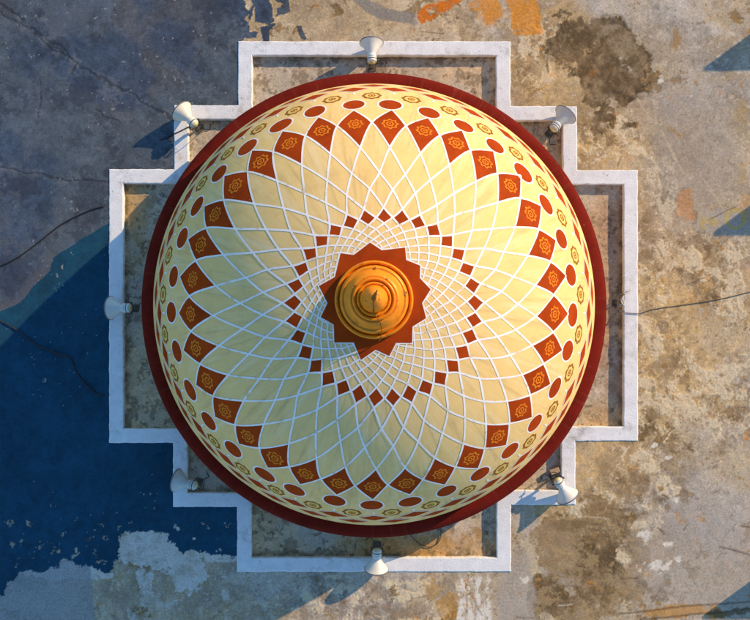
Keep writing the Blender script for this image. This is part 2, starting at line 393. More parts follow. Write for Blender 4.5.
    c = mixc(c, np.array((0.39, 0.345, 0.295)), g1 * 0.85 * (0.85 + 0.3 * n_fin))
    p = blob(x + 6 * wx, y + 6 * wy, 742, 468, 18, 26, 0, 0.35); c = mixc(c, (0.5, 0.4, 0.26), p * 0.7)
    # orange rust and old paint marks
    o1 = inpoly(x + 3 * wx, y + 3 * wy, [(415, 15), (436, 0), (462, 0), (452, 8), (423, 24)]) * 1.0
    c = mixc(c, (0.60, 0.16, 0.012), o1 * sst(-0.28, -0.05, fbm(x * 0.6 + y * 0.8, y * 2 - x, 10, 60, 5, 0.7)))
    o2 = np.maximum(blob(x + 8 * wx, y + 8 * wy, 488, 8, 17, 18, 0, 0.5) * 0.75, inpoly(x + 6 * wx, y + 6 * wy, [(506, -3), (540, -3), (541, 22), (539, 36), (512, 34), (509, 18)]) * 0.95)
    c = mixc(c, (0.64, 0.25, 0.02), sst(0.35, 0.7, o2 + 0.9 * fbm(x + 3 * wx, y, 14, 59, 6, 0.7)) * 0.85)
    for (cx, cy, rx, ry, col, a) in [(676, 40, 5, 12, (0.38, 0.2, 0.04), 0.6), (686, 206, 9, 12, (0.54, 0.24, 0.07), 0.6), (745, 210, 6, 14, (0.5, 0.28, 0.08), 0.45), (742, 175, 4, 10, (0.5, 0.32, 0.1), .4),
                                     (450, 608, 14, 12, (0.5, 0.26, 0.05), 0.6), (740, 110, 6, 8, (0.45, 0.3, 0.1), 0.35), (690, 612, 40, 5, (0.5, 0.24, 0.04), 0.7),
                                     (738, 612, 30, 3, (0.12, 0.07, 0.03), 0.7), (430, 590, 8, 8, (.5, .3, .1), .6)]:
        c = mixc(c, col, sst(0.3, 0.6, blob(x + 7 * wx, y + 7 * wy, cx, cy, rx, ry, 0, 0.6) + 0.7 * f8) * a)
    ol = inpoly(x + 1.5 * wx, y + 1.5 * wy, [(698, 199), (703, 200), (706, 214), (719, 222), (716, 227), (704, 222), (706, 231), (700, 229)]) * 1.0
    c = mixc(c, (0.50, 0.36, 0.11), ol * 0.75 * sst(-0.3, 0.1, n_fin))
    ring = sst(2.4, 1.2, np.abs(np.hypot(x - 735, y - 219) - 9 + 2 * wx)); c = mixc(c, (0.5, 0.38, 0.1), ring * 0.8)
    # grey curved smear, white drips
    sm = sst(7, 5, segdist(x + 2 * wx, y + 3 * wy, [(357, -4), (368, 6), (385, 14), (404, 17), (420, 19)])) * sst(420, 412, x)
    c = mixc(c, (0.235, 0.215, 0.19), sm * 0.85)
    for px_, w_ in ((461, 4.5), (471, 3), (481, 5.5), (488, 2)):
        dr = sst(w_ + 1, w_ - 1, np.abs(x - px_ + 4 * wx)) * sst(572, 582, y) * sst(-0.12, 0.02, fbm(x * 2.2, y, 12, 15, 6, 0.7))
        c = mixc(c, (0.74, 0.69, 0.60), dr * 0.92)
    for (cx, cy, rx, ry) in [(655, 567, 12, 5), (676, 559, 4, 3), (667, 545, 4, 2.5), (644, 535, 5, 4), (668, 458, 4, 2), (676, 500, 3, 2), (655, 445, 3, 2), (660, 80, 2.5, 2), (526, 580, 5, 4), (167, 157, 4, 10), (170, 148, 3, 4), (221, 90, 5, 3)]:
        sp = blob(x, y, cx, cy, rx, ry, fbm(x, y, 4, 16, 3) * 1.3, 0.25); c = mixc(c, (0.72, 0.66, 0.55), sp * 0.9)
    for L_ in ([(637, 98), (651, 120)], [(661, 130), (684, 174)], [(703, 178), (725, 212)]):
        c = mixc(c, (0.52, 0.43, 0.29), sst(1.3, 0.5, segdist(x, y, L_)) * 0.75)
    for L_ in ([(741, 526), (752, 528)], [(720, 547), (738, 551), (752, 556)], [(658, 528), (664, 534)], [(620, 614), (690, 606), (752, 602)], [(640, 620), (700, 614), (752, 609)]):
        c = mixc(c, (0.10, 0.065, 0.035), sst(1.6, 0.5, segdist(x + wx, y + wy, L_)) * 0.6)
    rs = np.random.default_rng(8)
    for _ in range(46):
        x0, y0 = rs.uniform(400, 760), rs.uniform(-5, 625); an = rs.choice([0.2, 1.1, 2.2, 2.9]) + rs.normal(0, 0.25); ln = rs.uniform(6, 30)
        x1, y1 = x0 + ln * math.cos(an), y0 + ln * math.sin(an)
        sel = (x > min(x0, x1) - 4) & (x < max(x0, x1) + 4) & (y > min(y0, y1) - 4) & (y < max(y0, y1) + 4)
        if not sel.any(): continue
        mk = np.zeros(x.shape); mk[sel] = sst(1.0, 0.3, segdist(x[sel] + wx[sel], y[sel] + wy[sel], [(x0, y0), (x1, y1)]))
        c = mixc(c, (0.14, 0.09, 0.05) if rs.random() < 0.6 else (0.62, 0.53, 0.40), mk * rs.uniform(0.3, 0.7))
    # bitumen coat, left half of the roof
    coat_poly = [(-3000, -3000), (247, -3000), (246, 12), (249, 30), (243, 43), (243, 560), (215, 556), (200, 549), (186, 551), (174, 546), (166, 534), (146, 532), (121, 535), (119, 560),
                 (108, 574), (88, 566), (58, 561), (57, 571), (17, 575), (15, 583), (5, 583), (4, 597), (-60, 605), (-3000, 640)]
    far = np.where((x < 244) & (y < 0), 0.35, 1.0)
    ex = fbm(x, y, 7, 56, 5, 0.7); ey = fbm(x, y, 7, 57, 5, 0.7)
    coat = inpoly(x + (5 * wx + 6 * ex) * far, y + (5 * wy + 7 * ey) * far, coat_poly)
    for P in ([(252, -5), (268, -5), (272, 12), (274, 22), (270, 25), (256, 20)], [(275, -5), (288, -5), (291, 12), (276, 16), (276, 8), (283, 4), (276, 2)], [(262, 26), (277, 24), (269, 30), (270, 40), (264, 40)],
              [(244, 33), (259, 31), (257, 38), (246, 39)], [(297, 28), (301, 26), (308, 40), (301, 38)], [(247, 10), (254, 4), (250, 22)]):
        coat |= inpoly(x + 3.5 * wx, y + 3.5 * wy, P)
    chips = (fbm(x, y, 9, 17, 6, 0.7) > 0.40) & (y > 520) & (x < 240) & (y < 570)
    coat &= ~chips
    coat = coat.astype(float)
    # pale plaster band just below the coat's lower edge
    pl = np.maximum.reduce([blob(x + 5 * wx, y + 5 * wy, 160, 548, 46, 20, 0, 0.3), blob(x + 7 * wx, y + 7 * wy, 185, 575, 22, 26, 0, 0.5) * 0.7, blob(x + 7 * wx, y + 7 * wy, 146, 585, 8, 30, 0, 0.5) * .6, blob(x + 4 * wx, y + 4 * wy, 222, 556, 18, 8, 0, 0.4) * 0.8, blob(x + 3 * wx, y + 3 * wy, 70, 572, 52, 9, 0, 0.3) * 0.7])
    pl = sst(0.40, 0.50, pl + 0.55 * fbm(x + 3 * wx, y + 3 * wy, 15, 19, 6, 0.68) + 0.2 * n_vf)
    pl = np.maximum(pl, 0.8 * sst(0.30, 0.36, fbm(x + 3 * wx, y + 3 * wy, 18, 20, 6, 0.68)) * blob(x, y, 190, 590, 70, 50, n_fin, 0.4))
    c = mixc(c, np.array((0.66, 0.61, 0.54)), pl * np.clip(0.72 + 0.9 * fbm(x, y, 22, 55, 6, 0.65) + 0.5 * n_vf, 0.15, 0.95)); h += pl * 0.002
    low = inpoly(x, y, [(-3000, 560), (90, 560), (96, 640), (90, 3000), (-3000, 3000)]) * 1.0
    c = mixc(c, (0.29, 0.30, 0.31), low * 0.7)
    sl = np.empty_like(c); sl[:] = (0.069, 0.091, 0.116)
    sl = mixc(sl, (0.084, 0.092, 0.104), sst(-0.05, 0.35, fbm(x, y, 80, 22, 5)) * 0.9)
    sl = mixc(sl, (0.040, 0.066, 0.115), sst(0.0, 0.3, fbm(x, y, 70, 23, 5)) * 0.7)
    sl *= (1 + np.random.default_rng(6).normal(0, 0.06, x.shape))[..., None]
    sl *= (1.08 + 0.45 * n_fin + 0.4 * n_vf + 0.22 * n_mid)[..., None]
    scuff = sst(0.07, 0.02, np.abs(fbm(x + 4 * wx, y, 30, 25, 5, 0.6))) * sst(0.05, 0.3, fbm(x, y, 50, 26, 3))
    sl = mixc(sl, (0.15, 0.165, 0.19), scuff * 0.5)
    sl = mixc(sl, (0.028, 0.036, 0.055), sst(0.12, 0.17, w1) * 0.5); sl = mixc(sl, (0.10, 0.115, 0.135), sst(0.14, 0.19, w2) * sst(0, 0.2, n_mid) * 0.5)
    # dome shadow painted into the coat as deeper blue; ragged, stepped upper edge
    shade_mask = inpoly(x + 1.2 * wx, y + 1.2 * wy, [(112, 221), (80, 240), (53, 258), (50, 271), (34, 286), (20, 303), (0, 312), (-40, 330), (-3000, 700), (-3000, 3000), (500, 3000), (500, 221)]) * 1.0
    shade_col = np.empty_like(c); shade_col[:] = (0.004, 0.056, 0.104)
    shade_col *= (1 + 0.25 * n_mid + 0.3 * n_fin + 0.25 * n_vf)[..., None]
    sl = sl + (shade_col - sl) * (shade_mask * 0.97)[..., None]
    halo = sst(14, 2, segdist(x + 4 * wx, y + 4 * wy, [(52, 262), (34, 288), (20, 305), (-5, 314)])) * (1 - shade_mask)
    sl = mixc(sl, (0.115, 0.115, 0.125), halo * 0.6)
    for P, wd in (([(-5, 3), (18, 16), (40, 35), (62, 48), (76, 64), (104, 80), (128, 93), (150, 105), (171, 118)], 1.3), ([(-5, 166), (30, 173), (62, 178), (90, 181), (109, 184)], 1.0),
                  ([(76, 64), (72, 74)], 1.0), ([(40, 80), (44, 100), (36, 118)], 0.7), ([(-5, 12), (30, 28), (52, 50), (74, 60)], .8), ([(96, 108), (104, 118), (118, 120)], .7)):
        d = segdist(x + 5 * wx + 3 * fbm(x, y, 6, 24, 3), y + 5 * wy, P)
        cr = sst(wd + 0.6, wd - 0.5, d); edge = sst(wd + 7, wd + 1, d) * sst(-0.1, 0.3, n_fin)
        sl = mixc(sl, (0.13, 0.145, 0.165), edge * 0.55)
        sl = mixc(sl, (0.018, 0.022, 0.03), cr * 0.55); h -= cr * 0.007 * coat
    fl = (fbm(x, y, 3.2, 27, 2) > 0.74) * (fbm(x, y, 40, 28, 2) > 0.1); sl = mixc(sl, (0.35, 0.36, 0.36), fl * 0.6)
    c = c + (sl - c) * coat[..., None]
    h = h * (1 - 0.45 * coat) + 0.006 * coat
    cxm = (x[:-1, :-1] + x[1:, 1:]) / 2; cym = (y[:-1, :-1] + y[1:, 1:]) / 2
    inset = [(374 + (a - 374) * 0.975, 306.5 + (b - 306.5) * 0.975) for a, b in OUT]
    keep = ~inpoly(cxm, cym, inset)
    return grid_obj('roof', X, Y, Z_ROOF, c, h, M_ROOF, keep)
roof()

def ledge():
    X = np.arange(-4.3, 4.3, 0.0135); Y = np.arange(-4.3, 4.3, 0.0135)
    gx, gy = np.meshgrid(X, Y); k = F_PX / (CAM_Z - Z_LEDGE)
    x = gx * k + NX; y = NY - (gy - CAM_Y) * k
    nm = fbm(x, y, 40, 41, 6); nf = fbm(x, y, 11, 42, 5, 0.65); nv = fbm(x, y, 4, 43, 4, 0.7)
    wx = fbm(x, y, 12, 44, 5, .6); wy = fbm(x, y, 12, 45, 5, .6)
    c = np.empty(x.shape + (3,)); c[:] = (0.38, 0.275, 0.16)
    c = mixc(c, (0.30, 0.255, 0.20), sst(-0.1, 0.3, fbm(x, y, 60, 46, 4)))
    c *= (1.75 + 0.35 * nm + 0.42 * nf + 0.35 * nv)[..., None]
    q1 = fbm(x + 4 * wx, y + 4 * wy, 18, 71, 6, 0.68); q2 = fbm(x - 4 * wy, y + 4 * wx, 11, 72, 6, 0.68)
    c = mixc(c, (0.56, 0.47, 0.33), sst(0.12, 0.18, q1) * 0.6); c = mixc(c, (0.20, 0.135, 0.075), sst(0.13, 0.19, q2) * 0.6)
    c = mixc(c, (0.50, 0.27, 0.07), blob(x, y, 430, 545, 60, 16, nm, 0.5) * 0.8)
    c = mixc(c, (0.46, 0.31, 0.13), np.maximum(blob(x, y, 140, 215, 22, 40, nm, 0.5), blob(x, y, 600, 420, 30, 40, nm, .5) * .6) * 0.8)
    c = mixc(c, (0.44, 0.27, 0.17), blob(x, y, 604, 300, 18, 120, nm, 0.5) * 0.6)
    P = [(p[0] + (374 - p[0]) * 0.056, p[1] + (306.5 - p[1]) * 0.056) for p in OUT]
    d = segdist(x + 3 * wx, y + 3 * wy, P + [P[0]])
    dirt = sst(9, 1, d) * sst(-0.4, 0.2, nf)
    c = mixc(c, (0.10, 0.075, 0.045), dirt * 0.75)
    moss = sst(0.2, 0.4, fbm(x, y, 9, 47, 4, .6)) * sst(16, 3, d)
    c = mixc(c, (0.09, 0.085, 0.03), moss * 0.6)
    sp = (fbm(x, y, 4, 48, 3) > 0.5); c = mixc(c, (0.62, 0.55, 0.42), sp * 0.5)
    pit = (fbm(x, y, 5, 49, 3) > 0.45); c = mixc(c, (0.10, 0.07, 0.04), pit * 0.6)
    h = 0.006 * nm + 0.006 * nf + 0.003 * nv
    cx = (x[:-1, :-1] + x[1:, 1:]) / 2; cy = (y[:-1, :-1] + y[1:, 1:]) / 2
    inset = [(374 + (a - 374) * 0.985, 306.5 + (b - 306.5) * 0.985) for a, b in OUT]
    keep = inpoly(cx, cy, inset) & (np.hypot(cx - 374, cy - 306) > 175)
    return grid_obj('ledge_floor', X, Y, Z_LEDGE, c, h, M_LEDGE, keep)
ledge()

# ------------------------------------------------------------------ stepped parapet
def parapet():
    n = len(OUT); T = 14.2
    out = [np.array(at(a, b, Z_WALL)) for a, b in OUT]
    inn = []
    t = T * (CAM_Z - Z_WALL) / F_PX
    for i in range(n):
        p0, p1, p2 = out[i - 1], out[i], out[(i + 1) % n]
        d1 = (p1 - p0) / np.linalg.norm(p1 - p0); d2 = (p2 - p1) / np.linalg.norm(p2 - p1)
        n1 = np.array((d1[1], -d1[0], 0)); n2 = np.array((d2[1], -d2[0], 0))   # inward (outline runs clockwise seen from above)
        inn.append(p1 + (n1 + n2) * t)
    vo, vi = [], []
    rng = np.random.default_rng(3); tt = 0
    for i in range(n):
        a, b, c, d = out[i], out[(i + 1) % n], inn[i], inn[(i + 1) % n]
        m = max(6, int(np.linalg.norm(b - a) / 0.025))
        for k in range(m):
            s = k / m; tt += 1; g_ = lambda sd: float(fbm(np.array([tt * 1.0]), np.array([0.5]), 5, sd, 4)[0]) * 0.009
            e1 = (0, 0, 0) if k == 0 else np.append(rng.normal(0, 0.001, 2) + g_(91), 0); e2 = (0, 0, 0) if k == 0 else np.append(rng.normal(0, 0.0012, 2) + g_(93), 0)
            vo.append(a + (b - a) * s + e1); vi.append(c + (d - c) * s + e2)
    N = len(vo); bv = 0.012; V = []; Fc = []
    for i in range(N):
        o, q = vo[i], vi[i]; u = (q - o); u[2] = 0; u = u / np.linalg.norm(u)
        dz = np.array((0, 0, 1.0))
        V += [o - dz * 0.45, o - dz * bv, o + u * bv * 0.5 - dz * bv * 0.3, o + u * bv * 1.4, q - u * bv * 1.4, q - u * bv * 0.5 - dz * bv * 0.3, q - dz * bv, q - dz * 0.45]
    for i in range(N):
        j = (i + 1) % N
        for k in range(7): Fc.append((i * 8 + k, j * 8 + k, j * 8 + k + 1, i * 8 + k + 1))
    o = mesh_obj('stepped_parapet', V, Fc, M_WHITE, smooth=False)
    bm = bmesh.new(); bm.from_mesh(o.data); bmesh.ops.recalc_face_normals(bm, faces=bm.faces); bm.to_mesh(o.data); bm.free()
    tag(o, 'low white stepped cross-shaped kerb wall around the painted dome', 'parapet')
parapet()

# ------------------------------------------------------------------ dome
dome = tag(empty('dome', (0, 0, Z_LEDGE)), 'cream dome painted with a white lattice, red lozenges and a red star', 'dome')
DZ = -Z_LEDGE                                            # the dome's parts are measured from rim level

def unproj(px, py):
    o = np.array((0, CAM_Y, CAM_Z)); d = np.array(((px - NX) / F_PX, -(py - NY) / F_PX, -1.0)); d /= np.linalg.norm(d)
    b = o @ d; c = o @ o - R_DOME ** 2; disc = b * b - c
    if disc < 0: disc = 0
    p = o + d * (-b - math.sqrt(disc))
    return p / np.linalg.norm(p)

class Paint:
    def __init__(s): s.V = []; s.F = []; s.M = []
    def grid(s, G, m, off):
        b = len(s.V); r, c = len(G), len(G[0])
        for row in G:
            for p in row: s.V.append(p / np.linalg.norm(p) * (R_DOME + off) + np.array((0, 0, DZ)))
        for i in range(r - 1):
            for j in range(c - 1):
                s.F.append((b + i * c + j, b + i * c + j + 1, b + (i + 1) * c + j + 1, b + (i + 1) * c + j)); s.M.append(m)
    def quad(s, a, b, c, d, m, off, n=6):
        s.grid([[(a * (1 - u) + b * u) * (1 - v) + (d * (1 - u) + c * u) * v for u in np.linspace(0, 1, n)] for v in np.linspace(0, 1, n)], m, off)
    def line(s, P, wd, m, off):
        P = [p / np.linalg.norm(p) for p in P]; G = []
        for i, p in enumerate(P):
            t = P[min(i + 1, len(P) - 1)] - P[max(i - 1, 0)]
            if i == 0 and np.linalg.norm(P[0] - P[-1]) < 1e-6: t = P[1] - P[-2]
            if i == len(P) - 1 and np.linalg.norm(P[0] - P[-1]) < 1e-6: t = P[1] - P[-2]
            q = np.cross(p, t); q /= np.linalg.norm(q)
            ww = (wd[i] if hasattr(wd, '__len__') else wd) / R_DOME / 2
            G.append([p - q * ww, p, p + q * ww])
        s.grid(G, m, off)
    def shape(s, c, fn, m, off, n=32, r0=0.0):
        """closed curve fn(angle)->(tangential, meridional) metres around direction c; filled, or a ring when r0 > 0"""
        c = c / np.linalg.norm(c); e = np.cross((0, 0, 1.0), c); e /= np.linalg.norm(e); u = np.cross(c, e)
        G = []
        for k in ((r0, 1.0) if r0 > 0 else (1e-4, 0.5, 1.0)):
            G.append([c + (e * fn(2 * math.pi * i / n)[0] + u * fn(2 * math.pi * i / n)[1]) * k / R_DOME for i in range(n + 1)])
        s.grid(G, m, off)

pt = Paint()
# shell (cream), material 0
NT, NP = 120, 330
G = [[np.array((math.sin(th) * math.cos(ph), math.sin(th) * math.sin(ph), math.cos(th))) for ph in np.linspace(0, 2 * math.pi, NP + 1)] for th in np.linspace(1e-4, R(94), NT)]
pt.grid(G, 0, 0.0)
NL = 33
RING = {-1: (195, -1.2, 3), 0: (182, -2, 3.5), 1: (161, 1.5, 7), 2: (138, 5, 8.5), 3: (119.5, 7.5, 8), 4: (100.5, 9.5, 6.5), 5: (90.5, 10.5, 6), 6: (82, 10, 4.5),
        7: (75, 8.5, 3.5), 8: (69, 7, 2.5), 9: (63.5, 5.5, 1.5), 10: (58.5, 4, 1), 11: (54, 3, 0.5), 12: (50, 2, 0), 13: (46, 1, 0), 14: (42, 0, 0)}
rng = np.random.default_rng(11)
def node(k, i):
    rho, ox, oy = RING[k]
    a = R(90) + 2 * math.pi / NL * (i + (0.5 if k % 2 == 0 else 0.0))   # picture angle, clockwise from +x; 90 = towards the photo's bottom
    j = rng.normal(0, 0.65 if k < 4 else 0.3, 2)
    return unproj(374 + ox + rho * math.cos(a) + j[0], 301 + oy + rho * math.sin(a) + j[1])
ND = {(k, i): node(k, i) for k in RING for i in range(NL)}
def nd(k, i): return ND[(k, i % NL)]
def low(k, i): return i if k % 2 == 0 else i - 1          # index on ring k+1 reached when stepping back half a period
# red lozenges
for i in range(NL):
    t, b, l, r = nd(-1, i), nd(1, i), nd(0, i - 1), nd(0, i)
    pt.quad(t, r, b, l, 2, 0.0015)
    cen = (t + l + r + 0.75 * b) / 3.75
    jj = 1 + rng.normal(0, 0.05); ph = rng.uniform(0, 6)
    pt.shape(cen, lambda a: (0.105 * jj * (1 + 0.13 * math.cos(8 * a + ph)) * math.cos(a), 0.105 * jj * (1 + 0.13 * math.cos(8 * a + ph)) * math.sin(a)), 3, 0.003, 48, 0.75)
    pt.shape(cen, lambda a: (0.053 * jj * (1 + 0.06 * math.cos(6 * a + ph)) * math.cos(a), 0.053 * jj * (1 + 0.06 * math.cos(6 * a)) * math.sin(a)), 3, 0.003, 30, 0.6)
    pt.shape(cen, lambda a: (0.014 * math.cos(a), 0.014 * math.sin(a)), 3, 0.003, 12)
    # second ring of small red lozenges, half a period on
    t, b, l, r = nd(4, i), nd(6, i), nd(5, i), nd(5, i + 1)
    pt.quad(t, r, b, l, 2, 0.0015)
# lattice: two families of spirals
for i in range(NL):
    for sgn in (1, -1):
        P = []; idx = i
        for k in range(-1, 15):
            P.append(nd(k, idx))
            if sgn == 1: idx = idx if k % 2 else idx + 1
            else: idx = idx - 1 if k % 2 else idx
        P = crom(P, 5)
        wd = np.interp(np.arange(len(P)), [0, 5, 30, 45, len(P) - 1], [0.022, 0.027, 0.025, 0.020, 0.015]) * (1 + 0.1 * np.sin(np.arange(len(P)) * 0.9 + i))
        pt.line(P, wd, 1, 0.0035)
# circles, flowers, rim lozenges below the lozenge row
def pol(rho, off, a): return unproj(374 + off[0] + rho * math.cos(a), 301 + off[1] + rho * math.sin(a))
for i in range(NL):
    a = R(90) + 2 * math.pi / NL * i; b = a + math.pi / NL
    q_ = 1 + rng.normal(0, 0.035); e_ = rng.uniform(0.94, 1.06)
    c = pol(201 + rng.normal(0, 0.35), (-2, 3.5), a + rng.normal(0, 0.006))
    pt.shape(c, lambda t: (0.170 * q_ * e_ * math.cos(t), 0.170 * q_ / e_ * math.sin(t)), 1, 0.0015, 36)
    pt.shape(c, lambda t: (0.147 * q_ * e_ * math.cos(t), 0.147 * q_ / e_ * math.sin(t)), 2, 0.0025, 36)
    c = pol(209, (-2.2, 3.5), b)
    pt.shape(c, lambda t: (0.128 * (1 + .075 * math.cos(8 * t)) * math.cos(t), 0.128 * (1 + .075 * math.cos(8 * t)) * math.sin(t)), 5, 0.003, 48, 0.74)
    pt.shape(c, lambda t: (0.094 * math.cos(t), 0.094 * math.sin(t)), 6, 0.0023, 36)
    pt.shape(c, lambda t: (0.052 * math.cos(t), 0.052 * math.sin(t)), 5, 0.0032, 24, 0.6)
    pt.shape(c, lambda t: (0.018 * math.cos(t), 0.018 * math.sin(t)), 2, 0.0035, 12)
    for ang, th in ((a, 65.2), (b, 69.6)):
        d = lambda tt, aa: np.array((math.sin(R(tt)) * math.cos(-aa), math.sin(R(tt)) * math.sin(-aa), math.cos(R(tt))))
        hw = math.pi / NL * 0.80
        pt.quad(d(th - 2.4, ang), d(th, ang + hw), d(th + 2.4, ang), d(th, ang - hw), 2, 0.0018, 7)
        for s in (-1, 1): pt.line([d(th - 2.4 + 2.4 * q, ang + s * hw * q) for q in np.linspace(0, 1, 6)], 0.018, 1, 0.003)
    d = lambda tt, aa: np.array((math.sin(R(tt)) * math.cos(-aa), math.sin(R(tt)) * math.sin(-aa), math.cos(R(tt))))
    pt.line([d(q, a) for q in np.linspace(60.5, 62.4, 3)], 0.026, 1, 0.003)
for th, wd in ((81.5, 0.05),):
    pt.line([np.array((math.sin(R(th)) * math.cos(q), math.sin(R(th)) * math.sin(q), math.cos(R(th)))) for q in np.linspace(0, 2 * math.pi, 181)], wd, 1, 0.003)
# twelve-pointed red star with a white edge
ST = [(310, 78), (362, 112), (465, 100), (470, 155), (532, 180), (530, 235), (578, 285), (540, 345), (558, 412), (498, 450), (496, 522), (425, 522), (395, 580), (335, 552),
      (270, 597), (238, 520), (152, 520), (150, 440), (92, 408), (122, 345), (84, 270), (155, 230), (180, 125), (238, 133)]
def starpts(off):
    out = []
    for i in range(len(ST)):
        p, q = np.array(ST[i], float), np.array(ST[(i + 1) % len(ST)], float)
        for k in range(4):
            v = p + (q - p) * k / 4; x_, y_ = 300 + v[0] / 4.427, 225 + v[1] / 4.427
            d = np.array((x_ - 374.5, y_ - 301)); d *= 1 + off / np.linalg.norm(d)
            out.append(unproj(374.5 + d[0], 301 + d[1]))
    return out + [out[0]]
for off_px, m, off in ((1.4, 1, 0.0042), (0, 2, 0.005)):
    B = starpts(off_px); C = unproj(374.5, 301)
    pt.grid([[C + (b - C) * k for b in B] for k in (0.001, 0.4, 0.6, 0.8, 0.9, 1.0)], m, off)
mesh_obj('shell', pt.V, pt.F, [M_CREAM, M_LINE, M_RED, M_ORN, M_GOLD, M_DARK, M_YEL], dome, pt.M)

def lathe(name, prof, m, parent, loc=(0, 0, 0), n=128, smooth=True):
    o = bm_obj(name, lathe_bm(prof, n), m, parent, smooth); o.location = loc
    return o
lathe('rim_band', [(3.26, 0.10), (3.36, 0.115), (3.45, 0.105), (3.515, 0.07), (3.535, 0.02), (3.535, -0.05), (3.515, -0.10), (3.40, -0.12), (3.26, -0.12)], M_RIM, dome, (0, 0, DZ), 192)
lathe('drum', [(3.30, -0.10), (3.30, -0.60)], M_CREAM, dome, (0, 0, DZ), 128)
# finial
fin = bpy.data.objects.new('finial', None); link(fin, dome); fin.location = (0, 0, DZ + R_DOME); fin.scale = (1, 1, 0.74)
K = 1 / 82.3
lathe('base_disc', [(0.0, -0.09), (38.6 * K, -0.09), (39.3 * K, -0.02), (39.0 * K, 0.03), (38.0 * K, 0.055), (36.6 * K, 0.055), (35.6 * K, 0.03), (35.2 * K, -0.02), (34 * K, -0.03), (33 * K, -0.03)], M_GOLD, fin, n=96)
lathe('bowl', [(34.0 * K, -0.03), (34.2 * K, 0.06), (33.6 * K, 0.11), (32.2 * K, 0.15), (31.0 * K, 0.155), (30.0 * K, 0.145), (29.0 * K, 0.17), (27 * K, 0.23), (24.6 * K, 0.29), (22.4 * K, 0.32), (21.4 * K, 0.30), (20 * K, 0.30)], M_GOLD, fin, n=96)
lathe('collar', [(21.0 * K, 0.29), (21.4 * K, 0.36), (20.6 * K, 0.395), (19.2 * K, 0.40), (18.2 * K, 0.37), (17.6 * K, 0.34), (16.9 * K, 0.34), (16.8 * K, 0.41), (16.0 * K, 0.435), (14.6 * K, 0.43), (13.6 * K, 0.38)], M_GOLD, fin, n=96)
lathe('ball', [(13.0 * K, 0.38), (13.6 * K, 0.46), (13.4 * K, 0.52), (12.4 * K, 0.62), (10.4 * K, 0.74), (7.8 * K, 0.86), (5.0 * K, 0.96), (3.0 * K, 1.04), (2.0 * K, 1.10)], M_GOLD, fin, n=64)
sp = lathe('spire', [(0.030, -0.04), (0.028, 0.03), (0.014, 0.05), (0.027, 0.085), (0.027, 0.105), (0.012, 0.13), (0.011, 0.22), (0.020, 0.245), (0.020, 0.26), (0.009, 0.285), (0.008, 0.46), (0.0, 0.52)], M_DARK, fin, n=16)
sp.location = (0, 0, 1.09); sp.rotation_euler = (R(-9), R(4), 0)
bm = bmesh.new()
tube_bm(bm, crom([(0.0, -0.03, 1.10), (-0.006, -0.075, 0.94), (-0.004, -0.135, 0.73), (0.0, -0.172, 0.52), (0.012, -0.19, 0.445), (0.05, -0.235, 0.425), (0.075, -0.275, 0.33), (0.09, -0.345, 0.22), (0.09, -0.41, 0.14), (0.075, -0.475, 0.07), (0.06, -0.50, -0.03)], 6), 0.0065, 6)
for q in range(16):
    t_ = q / 15.0
    bmesh.ops.create_icosphere(bm, subdivisions=1, radius=0.012, matrix=Matrix.Translation((-0.004 - 0.002 * math.sin(q), -0.045 - 0.128 * t_, 1.06 - 0.52 * t_)))
bm_obj('lightning_wire', bm, M_DARK, fin, True)

